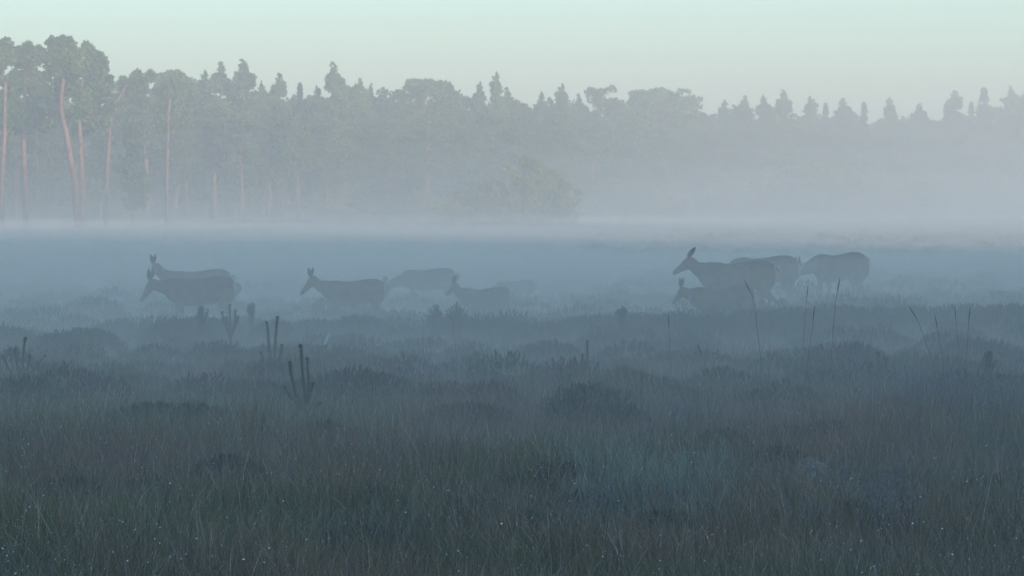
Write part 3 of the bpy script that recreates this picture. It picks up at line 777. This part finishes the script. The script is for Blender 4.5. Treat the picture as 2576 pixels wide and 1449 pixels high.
sapling(768, 870, 30, [[(768, 1042), (764, 975), (760, 920), (757, 870)], [(768, 1036), (776, 970), (772, 905)], [(768, 1036), (778, 1000), (787, 966)],
                       [(766, 1036), (742, 990), (731, 945), (727, 915)], [(766, 1040), (735, 1010), (715, 978)], [(768, 1040), (790, 1024), (803, 1016)]],
        'tall candelabra-shaped young pine with five upright arms, nearest and darkest')
sapling(683, 800, 35.5, [[(683, 960), (690, 890), (694, 830), (697, 800)], [(683, 925), (676, 870), (672, 812)], [(683, 945), (665, 915), (655, 888)], [(684, 940), (704, 900), (708, 870)]],
        'young pine with two long forked tips behind the tall candelabra pine')
sapling(578, 770, 42, [[(580, 880), (578, 820), (576, 770)], [(580, 850), (566, 815), (558, 787)], [(580, 850), (590, 812), (591, 783)], [(580, 845), (594, 815), (600, 797)], [(580, 860), (572, 830), (570, 800)]],
        'small four-pronged young pine standing before the rump of the leftmost deer')
sapling(58, 852, 35, [[(52, 965), (56, 910), (60, 862), (63, 852)], [(50, 965), (42, 920), (38, 880)], [(50, 965), (80, 935), (108, 898)], [(48, 965), (20, 930), (3, 898)], [(52, 960), (70, 925), (76, 895)]],
        'spreading young pine near the left border')
sapling(1475, 862, 35, [[(1472, 990), (1476, 920), (1478, 862)], [(1472, 975), (1455, 940), (1446, 902)], [(1472, 975), (1496, 940), (1506, 915)], [(1472, 960), (1462, 925), (1466, 895)]],
        'dark young pine on a heather hummock right of the middle')
sapling(2213, 888, 34.5, [[(2215, 960), (2212, 920), (2212, 890)], [(2215, 955), (2228, 925), (2232, 905)], [(2213, 955), (2200, 935), (2192, 915)]],
        'small young pine in the grass toward the right')
sapling(1415, 940, 33, [[(1420, 1000), (1416, 960), (1412, 932)], [(1420, 990), (1430, 960), (1434, 945)]],
        'tiny young pine low in the grass left of the dark hummock pine', thick=.01)

def sprig(u, v_top, Yd, wpx, hpx, label, n=46):
    p0 = at(u, v_top, Yd); k = Yd / F; g0 = float(gz(p0.x, Yd)); H = p0.z - g0
    tb = Tris()
    for _ in range(n):
        a = random.gauss(0, .42) * wpx * k; b = random.gauss(0, .3) * wpx * k
        z1 = H - abs(a) * .7 - random.random() * hpx * k * .8; z0 = max(0, H - hpx * k * 1.6)
        V, T = tube([(a * .3, b * .3, 0), (a * .5, b * .5, z0), (a, b, z1)], [.006, .006, .004], 4); tb.add(V, T, (.05, .04, .04))
        for q in range(10):
            t = random.uniform(.2, 1); c = Vector((a * (.5 + .5 * t), b * (.5 + .5 * t), z0 + (z1 - z0) * t))
            d = Vector((random.gauss(0, .014), random.gauss(0, .014), .02)); tb.add([c, c + d + Vector((.004, 0, 0)), c + d * .8 - Vector((.005, 0, 0))], [(0, 1, 2)], (.06, .045, .045))
    o = link('heather_plant', tb.mesh('heather_plant', M['heather'])); o.location = (p0.x, Yd, g0)
    tag(o, label, 'heather', 'single heather plants sticking up'); return o
sprig(1096, 762, 46.5, 26, 26, 'upright heather tuft, left one of the pair below the two middle deer')
sprig(1150, 757, 45.5, 34, 30, 'upright forked heather tuft, right one of the pair below the two middle deer')
sprig(508, 766, 45, 26, 28, 'heather tuft in front of the belly of the leftmost deer')
sprig(632, 756, 47, 16, 24, 'faint heather tuft just right of the leftmost deer')
sprig(2487, 878, 35, 22, 34, 'round brownish heather head on its own near the right border')
sprig(1565, 770, 44, 24, 14, 'low heather tuft in the mist between the middle deer and the right deer')

def stalk(pts, Yd, label, r=.0032, col=(.11, .10, .09), head=True, leafy=None):
    P = [at(u, v, Yd) for (u, v) in pts]; g0 = float(gz(P[-1].x, Yd)); o0 = Vector((P[-1].x, Yd, g0))
    Q = [p - o0 for p in P][::-1]; Q = [Vector((Q[0].x, 0, 0))] + [q for q in Q if q.z > .02]
    o = empty('grass_stem', o0); tag(o, label, 'grass stem', 'tall single grass stems')
    tb = Tris(); r = r * 1.0
    tb = Tris(); V, T = tube(Q, [r * (1.1 - .4 * i / len(Q)) for i in range(len(Q))], 5); tb.add(V, T, col)
    link('stem', tb.mesh('stem', M['grass'], True), o)
    if head:
        tb = Tris(); e = Q[-1]; d = (Q[-1] - Q[-2]).normalized()
        V, T = tube([e - d * .16, e - d * .08, e], [r * 1.1, r * 2.0, r * .6], 6); tb.add(V, T, np.array(col) * .8)
        link('seed_head', tb.mesh('seed_head', M['grass'], True), o)
    return o
stalk([(2113, 700), (2103, 755), (2096, 830), (2092, 900), (2088, 960)], 34, 'tall dark stem leaning right in front of the rightmost deer', .0042)
stalk([(1873, 705), (1893, 745), (1902, 800), (1912, 880), (1918, 960)], 34, 'dark stem leaning left in front of the large striding deer', .0036)
stalk([(2033, 715), (2029, 760), (2022, 850), (2020, 940)], 35, 'faint straight stem between the striding deer and the rightmost deer', .003)
stalk([(1682, 790), (1684, 850), (1688, 930)], 33, 'thin dark stem below the nose of the large striding deer', .0026)
stalk([(1755, 862), (1768, 900), (1788, 965), (1792, 1000)], 31, 'thin stem curving right, left of the rusty grass', .0026)
stalk([(2050, 770), (2043, 835), (2034, 900), (2028, 960)], 33, 'dark stem reaching just over the heather edge below the tail end of the right group', .0036)
stalk([(2287, 770), (2312, 810), (2328, 860), (2345, 900), (2355, 940)], 33, 'stem leaning strongly left with a curved back, right quarter', .0036)
stalk([(2352, 790), (2362, 840), (2372, 900), (2376, 960)], 32, 'faint brownish stem beside the strongly leaning one', .003)
stalk([(2402, 770), (2407, 820), (2412, 880), (2416, 950)], 34, 'short dark stem between the brownish one and the tall straight one', .003)
stalk([(2441, 772), (2437, 820), (2434, 870), (2430, 960)], 33, 'tall straight dark stem left of the round heather head', .0036)
stalk([(92, 1305), (118, 1355), (136, 1390), (148, 1430), (160, 1470)], 18.3, 'dark bent stem at the lower left, leaning left', .0034)
stalk([(150, 1355), (162, 1390), (172, 1440), (178, 1480)], 18.1, 'shorter dark stem right of the bent one at the lower left', .003)
stalk([(420, 1220), (412, 1290), (404, 1370), (400, 1450)], 19, 'long dark stem standing upright in the lower left quarter', .0026)
stalk([(1232, 1280), (1229, 1340), (1226, 1400), (1224, 1460)], 18.6, 'pale vertical stem at the bottom, just left of the middle', .0028, (.25, .24, .2), False)
stalk([(1478, 862), (1482, 930), (1486, 1000)], 29, 'fine pale stem beside the dark hummock pine', .0024, (.2, .2, .17), False)
stalk([(2425, 850), (2418, 930), (2410, 1010)], 30, 'fine pale stem standing left of the round heather head', .0024, (.2, .19, .17), False)

def leaf(u0, v0, u1, v1, Yd, wid, label, col):
    a = at(u0, v0, Yd); b = at(u1, v1, Yd); g0 = float(gz(b.x, Yd)); o0 = Vector((b.x, Yd, g0))
    o = empty('dry_leaf_blade', o0); tag(o, label, 'grass blade', 'pale dry blades')
    A = a - o0; B = b - o0; d = (A - B)
    tb = Tris(); n = 9; V = []; T = []
    for i in range(n):
        t = i / (n - 1); wv = wid * math.sin(math.pi * min(1, t * .9 + .06)) ** .8
        p = B + d * t; V += [p + Vector((-wv, 0, 0)), p + Vector((0, wv * .35, 0)), p + Vector((wv, 0, 0))]
    for i in range(n - 1):
        q = i * 3; T += [(q, q + 1, q + 4), (q, q + 4, q + 3), (q + 1, q + 2, q + 5), (q + 1, q + 5, q + 4)]
    tb.add(V, T, col); link('blade', tb.mesh('blade', M['grass'], True), o)
    tb = Tris(); V, T = tube([(0, 0, 0), (B.x * .6, 0, B.z * .5), tuple(B)], [.0016, .0014, .001], 4); tb.add(V, T, np.array(col) * .35)
    link('stalk', tb.mesh('stalk', M['grass'], True), o)
leaf(828, 838, 816, 868, 30, .018, 'pale whitish leaf-shaped blade hanging above the grass, right of the candelabra pine', (.62, .72, .62))
leaf(867, 925, 868, 950, 30, .022, 'dull lilac-grey blurred blade below the pale whitish one', (.17, .16, .18))
leaf(1737, 739, 1732, 769, 36, .008, 'bright thin curved blade below the head of the large striding deer', (.8, .85, .85))

# orb web between the grass stems, silver with dew
Yw = 23.5; c0 = at(2046, 1195, Yw); ow = empty('spider_web', c0); tag(ow, 'round dewy spider web hung between grass blades at the lower right', 'spider web')
fr = Tris(); sp = Tris(); R0 = .135
NS = 24; ends = []
for k in range(NS):
    a = 2 * math.pi * k / NS; R = R0 * (1 + .10 * math.sin(a * 3 + 1.6) + (.16 if k in (17, 18, 19) else 0))
    e = Vector((math.cos(a) * R * 1.12, 0.03 * math.cos(a), math.sin(a) * R)); ends.append(e)
    V, T = tube([(0, 0, 0), tuple(e)], [.0006, .0006], 3); fr.add(V, T)
for k in (3, 9, 14, 18, 22):                                 # the lines that moor it to the grass
    V, T = tube([tuple(ends[k]), tuple(ends[k] * 1.7 + Vector((0, .04, .01)))], [.0007, .0006], 3); fr.add(V, T)
for j in range(17):
    f = .12 + .88 * j / 16
    if .2 < f < .4: continue
    pts = [ends[k % NS] * (f + .03 * k / NS) for k in range(NS + 1)]
    mids = []
    for i in range(NS):
        mids += [pts[i], (pts[i] + pts[i + 1]) * .5 * .985]
    V, T = tube([tuple(p) for p in mids + [pts[-1]]], [.0006] * (2 * NS + 1), 3); sp.add(V, T)
link('spokes', fr.mesh('spokes', M['web']), ow); link('spiral', sp.mesh('spiral', M['web']), ow)

# ------------------------------------------------------------------ deer
def ring_loft(st):
    """st: list of (x, y, z, dx, dz, rz, ry): centre, direction in the x-z plane, radii across"""
    V = []; T = []; seg = 16
    for (x, y, z, dx, dz, rz_, ry_) in st:
        L = math.hypot(dx, dz) or 1; nx_, nz_ = -dz / L, dx / L
        for k in range(seg):
            t = 2 * math.pi * k / seg
            V.append((x + nx_ * math.cos(t) * rz_, y + math.sin(t) * ry_, z + nz_ * math.cos(t) * rz_))
    n = len(st)
    for i in range(n - 1):
        for k in range(seg):
            q = i * seg + k; r = i * seg + (k + 1) % seg; T += [(q, r, r + seg), (q, r + seg, q + seg)]
    V.append(st[0][:3]); V.append(st[-1][:3])
    for k in range(seg):
        T.append((len(V) - 2, (k + 1) % seg, k)); T.append((len(V) - 1, (n - 1) * seg + k, (n - 1) * seg + (k + 1) % seg))
    return V, T

def smooth_path(keys, sub=5):
    """keys (x,y,z,rz,ry) -> Catmull-Rom stations"""
    K = np.array(keys, dtype=float); out = []; n = len(K)
    for i in range(n - 1):
        p0, p1, p2, p3 = K[max(i - 1, 0)], K[i], K[i + 1], K[min(i + 2, n - 1)]
        for s in range(sub):
            t = s / sub
            out.append(.5 * ((2 * p1) + (-p0 + p2) * t + (2 * p0 - 5 * p1 + 4 * p2 - p3) * t * t + (-p0 + 3 * p1 - 3 * p2 + p3) * t ** 3))
    out.append(K[-1]); out = np.array(out); res = []
    for i in range(len(out)):
        a = out[max(i - 1, 0)]; b = out[min(i + 1, len(out) - 1)]
        res.append((out[i][0], out[i][1], out[i][2], b[0] - a[0], b[2] - a[2], max(.004, out[i][3]), max(.004, out[i][4])))
    return res

def deer(loc, s, yaw, poll, nose, label, step=(0.1, -0.1, -0.08, 0.12), ear_back=0.3, hy=0.0, calf=False):
    """faces -x; poll and nose: (x,z) of the back of the head and the nose in the deer's own metres; hy: sideways turn of the head"""
    o = empty('deer', loc, yaw, s); tag(o, label, 'deer', 'red deer walking through the mist')
    bm_V = []; bm_T = []
    def addp(st):
        V, T = ring_loft(st); k = len(bm_V); bm_V.extend(V); bm_T.extend([(a + k, b + k, c + k) for a, b, c in T])
    slim = .92 if calf else 1.0
    addp(smooth_path([(.655, 0, .93, .05, .05), (.63, 0, .915, .13, .10), (.52, 0, .89, .205, .165), (.32, 0, .873, .24 * slim, .19), (.05, 0, .828, .245 * slim, .215), (-.2, 0, .802, .248 * slim, .21),
                      (-.4, 0, .84, .245 * slim, .17), (-.54, 0, .87, .19, .13), (-.63, 0, .885, .11, .08), (-.66, 0, .89, .03, .03)]))
    px, pz = poll; nx_, nz_ = nose
    dipx = -.6; hd = Vector((nx_ - px, nz_ - pz)); hd.normalize()
    jx, jz = px + hd.x * .05, pz + hd.y * .05
    mx, mz = (-.5 + px) / 2 - .03, (.9 + pz) / 2 - .05
    addp(smooth_path([(-.36, 0, .88, .18, .13), (-.5, 0, .91 if pz > .8 else .85, .165, .11), (mx, hy * .25, mz, .115, .075), (px * .96 - .01, hy * .7, pz - .06, .082, .06), (jx, hy, jz, .055, .05)]))
    L = math.hypot(nx_ - px, nz_ - pz); nrm = Vector((-hd.y, hd.x));
    if nrm.y > 0: nrm = -nrm                                    # towards the throat
    def hp(t, off): return (px + hd.x * L * t + nrm.x * off, hy * (1 + .9 * t), pz + hd.y * L * t + nrm.y * off)
    addp(smooth_path([hp(-.06, .02) + (.035, .035), hp(.06, .03) + (.072, .058), hp(.28, .045) + (.085, .064), hp(.5, .04) + (.066, .05), hp(.75, .03) + (.046, .037), hp(.92, .026) + (.04, .034), hp(1.0, .024) + (.02, .02)]))
    fl, fr_, hl, hr = step
    for sy, f in ((.10, fl), (-.10, fr_)):
        addp(smooth_path([(-.40, sy * .9, .86, .10, .05), (-.39, sy, .68, .088, .05), (-.37 + f * .2, sy, .54, .05, .038), (-.385 + f * .6, sy, .34, .031, .026), (-.38 + f * .8, sy, .31, .03, .026), (-.39 + f, sy, .13, .019, .017), (-.40 + f, sy, .08, .024, .022), (-.425 + f, sy, .025, .028, .024), (-.43 + f, sy, -.01, .03, .026)]))
    for sy, f in ((.11, hl), (-.11, hr)):
        addp(smooth_path([(.50, sy * .8, .92, .13, .07), (.47, sy, .76, .14, .075), (.40 + f * .15, sy, .60, .09, .055), (.47 + f * .5, sy, .48, .05, .035), (.545 + f * .8, sy, .40, .033, .026), (.53 + f * .9, sy, .33, .026, .022), (.505 + f, sy, .13, .02, .018), (.50 + f, sy, .08, .025, .022), (.475 + f, sy, .025, .028, .024), (.47 + f, sy, -.01, .03, .026)]))
    me = bpy.data.meshes.new('deer'); me.from_pydata(bm_V, [], bm_T); me.update()
    tmp = bpy.data.objects.new('tmp', me); COL.objects.link(tmp)
    md = tmp.modifiers.new('r', 'REMESH'); md.mode = 'VOXEL'; md.voxel_size = .0135; md.use_smooth_shade = True
    sm = tmp.modifiers.new('s', 'SMOOTH'); sm.factor = .5; sm.iterations = 5
    dg = bpy.context.evaluated_depsgraph_get(); body = bpy.data.meshes.new_from_object(tmp.evaluated_get(dg))
    bpy.data.objects.remove(tmp); body.name = 'body'
    body.materials.clear()
    for k in ('coat', 'pale_fur', 'dark'): body.materials.append(M[k])
    nc = len(body.polygons); cen = np.empty(nc * 3, dtype=np.float32); body.polygons.foreach_get('center', cen); cen = cen.reshape(-1, 3)
    nr = np.empty(nc * 3, dtype=np.float32); body.polygons.foreach_get('normal', nr); nr = nr.reshape(-1, 3)
    idx = np.zeros(nc, dtype=np.int32)
    rump = (cen[:, 0] > .575 + .25 * np.abs(cen[:, 1])) & (cen[:, 2] > .66) & (cen[:, 2] < 1.06) & (nr[:, 0] > .25)
    inner = (cen[:, 0] > .3) & (cen[:, 2] < .66) & (cen[:, 2] > .5) & (np.abs(cen[:, 1]) < .06)
    idx[rump] = 1
    nn = np.array((hp(1.0, .024)))
    idx[np.linalg.norm(cen - nn, axis=1) < .035] = 2
    idx[cen[:, 2] < .045] = 2
    body.polygons.foreach_set('material_index', idx)
    body.polygons.foreach_set('use_smooth', np.ones(nc, dtype=bool))
    link('body', body, o)
    for sgn in (-1, 1):
        b = Vector(hp(.04, -.035)) + Vector((0, sgn * .045, 0)); back = -Vector((hd.x, 0, hd.y))
        d = (back * ear_back * 1.6 + Vector((sgn * .26, sgn * .30, 1.0))).normalized(); Ln = .21
        side = d.cross(Vector((0, 1, 0))).normalized(); V = []; T = []; n = 8
        for i in range(n):
            t = i / (n - 1); wv = .036 * math.sin(math.pi * (t * .93 + .07) ** .7) + .002; c = b + d * Ln * t
            V += [c - side * wv, c + Vector((0, sgn * -.014, 0)), c + side * wv, c + Vector((0, sgn * .016, 0))]
        for i in range(n - 1):
            for k in range(4):
                q = i * 4 + k; r = i * 4 + (k + 1) % 4; T += [(q, r, r + 4), (q, r + 4, q + 4)]
        tb = Tris(); tb.add([tuple(v) for v in V], T); link('ear', tb.mesh('ear', M['ear_fur'], True), o)
        e = Vector(hp(.33, .012)) + Vector((0, sgn * .058, 0)); tb = Tris(); tb.add(sv * .016 + np.array(e), st); link('eye', tb.mesh('eye', M['dark'], True), o)
    tb = Tris(); V, T = tube([(.64, 0, .99), (.69, 0, .95), (.70, 0, .88), (.69, 0, .82)], [.03, .034, .028, .01], 8); tb.add(V, T); link('tail', tb.mesh('tail', M['pale_fur'], True), o)
    return o

def deer_at(u_rump, Yd, s, poll, nose, label, yaw=0.0, **k):
    x = (u_rump - 1288) / F * Yd - .66 * s * math.cos(yaw)
    return deer((x, Yd, float(gz(x, Yd)) if 'gnd' not in k else k.pop('gnd')), s, yaw, poll, nose, label, **k)
deer_at(597, 52, 1.0, (-.88, 1.04), (-1.09, .66), 'dark deer at the far left, head lowered, in front of a second deer', gnd=-.03)
deer_at(585, 57, 1.0, (-.86, 1.22), (-.98, .93), 'deer with two upright ears, mostly hidden behind the leftmost one', yaw=.12, hy=-.12, ear_back=.0, step=(-.12, .1, .1, -.1), gnd=-.02)
deer_at(974, 53, .90, (-.86, 1.15), (-1.12, .80), 'deer with forward-pricked ears walking left, first of the middle group', gnd=0.0, ear_back=.05)
deer_at(1150, 61, .90, (-1.0, .74), (-1.2, .42), 'pale hazy deer grazing behind the first of the middle group, only its arched back showing', gnd=.03, step=(-.1, .12, .1, -.05))
deer_at(1288, 54, .76, (-.74, 1.18), (-.98, .90), 'small deer in the middle with one ear up, right of the arched back', gnd=-.01, ear_back=.5, calf=True)
deer_at(1348, 63, .66, (-.95, .7), (-1.1, .4), 'faint small deer in the mist, last of the middle group, only its rump showing', gnd=.0, calf=True)
deer_at(1957, 53, 1.1, (-.80, 1.14), (-1.10, .90), 'large striding deer with raised head and long neck, right group', gnd=.12, ear_back=1.5, step=(.16, -.16, -.14, .16))
deer_at(2014, 58, 1.1, (-.95, .80), (-1.15, .5), 'deer right behind the large striding one, only its pale-marked rump showing', gnd=.12)
deer_at(1905, 49, .86, (-.80, 1.06), (-1.02, .76), 'young deer with short pricked ears in front of the large striding one', gnd=.04, ear_back=.1, calf=True)
deer_at(2187, 60, 1.12, (-1.0, .84), (-1.2, .55), 'rightmost deer, its neck stretched low to the left behind the others', yaw=.6, gnd=.13, step=(-.05, .1, .05, -.1))
